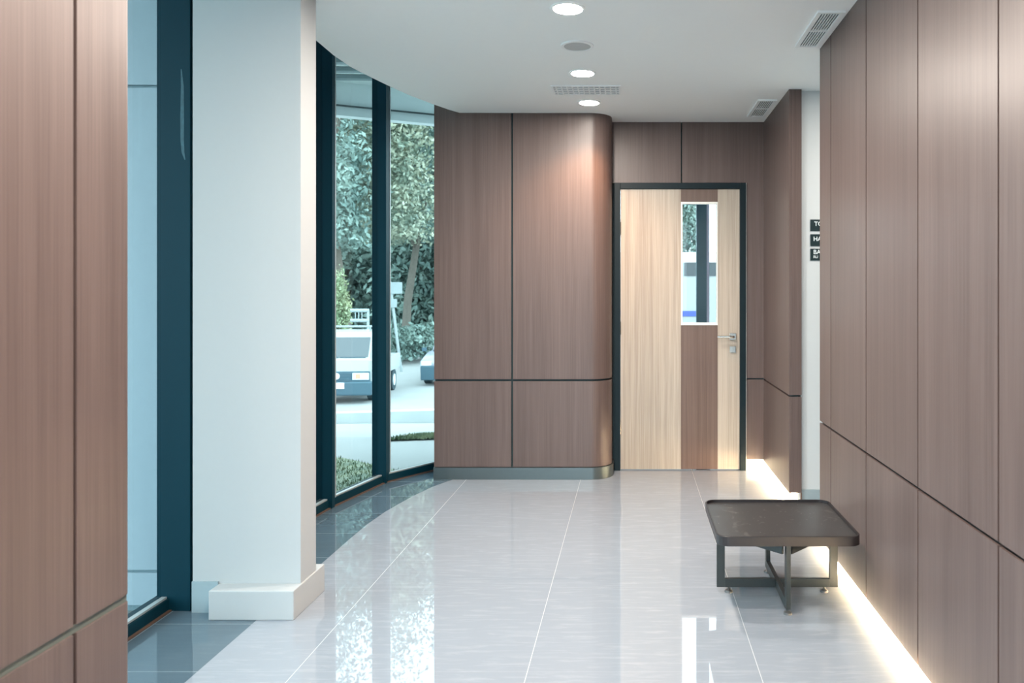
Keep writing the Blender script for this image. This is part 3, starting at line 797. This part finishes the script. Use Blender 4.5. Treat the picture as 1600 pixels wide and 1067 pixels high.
bm = bmesh.new(); box(bm, -0.90, 0.90, -0.10, 0.10, 0.22, 0.58, 0, 0.04); bp = tob('bumper', bm, VD)
bm = bmesh.new(); box(bm, -0.16, 0.22, -0.115, -0.10, 0.40, 0.56, 0, 0.004); o = obj('number_plate', bm, plain('plate_white', (0.75, 0.68, 0.66), 0.4), bp)
bm = bmesh.new(); box(bm, -0.86, 0.86, 1.74, 3.55, 0.62, 0.72); box(bm, -0.86, -0.82, 1.74, 3.55, 0.72, 1.05); box(bm, 0.82, 0.86, 1.74, 3.55, 0.72, 1.05); box(bm, -0.82, 0.82, 3.51, 3.55, 0.72, 1.05)
tob('cargo_tray', bm, VW)
bm = bmesh.new(); box(bm, -0.45, 0.45, 0.3, 3.4, 0.40, 0.60); tob('chassis', bm, VD)
bm = bmesh.new()
for x in (0.35,): tube(bm, [(x, 1.78, 1.0), (x, 1.78, 2.40)], 0.035, 8)
for z in (2.38, 2.10): tube(bm, [(-0.13, 1.78, z), (0.37, 1.78, z)], 0.05, 8)
for x in (0.0, 0.09, 0.18): tube(bm, [(x, 1.78, 2.10), (x, 1.78, 2.38)], 0.015, 6)
tob('ladder_rack', bm, PW)
bm = bmesh.new()
tube(bm, [(-0.78, 0.62, 1.98), (0.78, 0.62, 1.98)], 0.025, 8)
for s in (-1, 1): tube(bm, [(s * 0.7, 0.62, 1.86), (s * 0.7, 0.62, 1.98)], 0.02, 6)
tob('roof_bar', bm, PW)
for s in (-1, 1):
    for y in (0.75, 2.85):
        bm = bmesh.new(); cyl(bm, (s * 0.74, y, 0.31), 0.31, 0.31, 0.20, 28, 'X'); wh = tob('wheel', bm, VT)
        b2 = bmesh.new(); cyl(b2, (s * 0.845, y, 0.31), 0.17, 0.17, 0.012, 20, 'X'); obj('hub_cap', b2, VL, wh)

def car(loc, rz, label, col, cat='car'):
    t = tag(empty('parked_car', loc, rz), label, cat)
    paint = plain('car_paint', col, 0.3, noise=0.02)
    bm = bmesh.new()
    sect(bm, [(0.0, 0.35), (-0.02, 0.62), (0.06, 0.80), (0.95, 0.98), (3.9, 1.0), (4.0, 0.8), (4.0, 0.35)], -0.85, 0.85)
    bmesh.ops.bevel(bm, geom=list(bm.edges), offset=0.05, segments=2, affect='EDGES'); obj('body', bm, paint, t, True)
    bm = bmesh.new(); sect(bm, [(0.95, 0.95), (1.75, 1.46), (3.2, 1.48), (3.9, 0.97)], -0.70, 0.70)
    bmesh.ops.bevel(bm, geom=list(bm.edges), offset=0.05, segments=2, affect='EDGES'); obj('cabin', bm, paint, t, True)
    bm = bmesh.new(); sect(bm, [(1.0, 0.99), (1.70, 1.41), (1.70, 1.44), (0.96, 1.01)], -0.64, 0.64); bmesh.ops.translate(bm, verts=bm.verts, vec=(0, -0.015, 0.015)); obj('windscreen', bm, VG, t)
    bm = bmesh.new(); box(bm, -0.82, 0.82, -0.08, 0.06, 0.18, 0.62, 0, 0.03); obj('bumper', bm, VD, t)
    for s in (-1, 1):
        bm = bmesh.new(); x0, x1 = sorted((s * 0.50, s * 0.80)); box(bm, x0, x1, -0.05, 0.02, 0.63, 0.76, 0, 0.01); obj('headlamp', bm, VL, t)
        bm = bmesh.new(); x0, x1 = sorted((s * 0.86, s * 1.0)); box(bm, x0, x1, 0.95, 1.03, 1.0, 1.12, 0, 0.01); obj('wing_mirror', bm, VD, t)
        for y in (0.75, 3.2):
            bm = bmesh.new(); cyl(bm, (s * 0.74, y, 0.30), 0.30, 0.30, 0.2, 24, 'X'); obj('wheel', bm, VT, t)
    return t
car((-5.72, 23.8, gz(23.8) - 0.03), math.radians(3), 'pale parked car cut off by the rounded wood wall', (0.34, 0.35, 0.40))

# white van parked beyond the far room
vn = tag(empty('delivery_van', (0.6, 11.4, gz(11.4) - 0.03), 0), 'white van with blue stripe seen through the glass in the door', 'van')
bm = bmesh.new(); sect(bm, [(0.0, 0.35), (0.0, 2.40), (0.15, 2.56), (1.9, 2.56), (2.0, 2.40), (2.0, 0.35)], -1.6, 2.9); obj('body', bm, VW, vn)
bm = bmesh.new(); box(bm, 0.17, 0.95, -0.01, -0.001, 2.20, 2.40, 0); obj('side_window', bm, VG, vn)
bm = bmesh.new(); box(bm, -1.2, 0.40, -0.008, -0.001, 1.60, 1.68); obj('blue_stripe', bm, plain('blue_stripe_paint', (0.08, 0.12, 0.42), 0.4), vn)
for x in (-0.9, 2.1):
    for y in (0.12, 1.88):
        bm = bmesh.new(); cyl(bm, (x, y, 0.33), 0.33, 0.33, 0.22, 24, 'Y'); obj('wheel', bm, VT, vn)
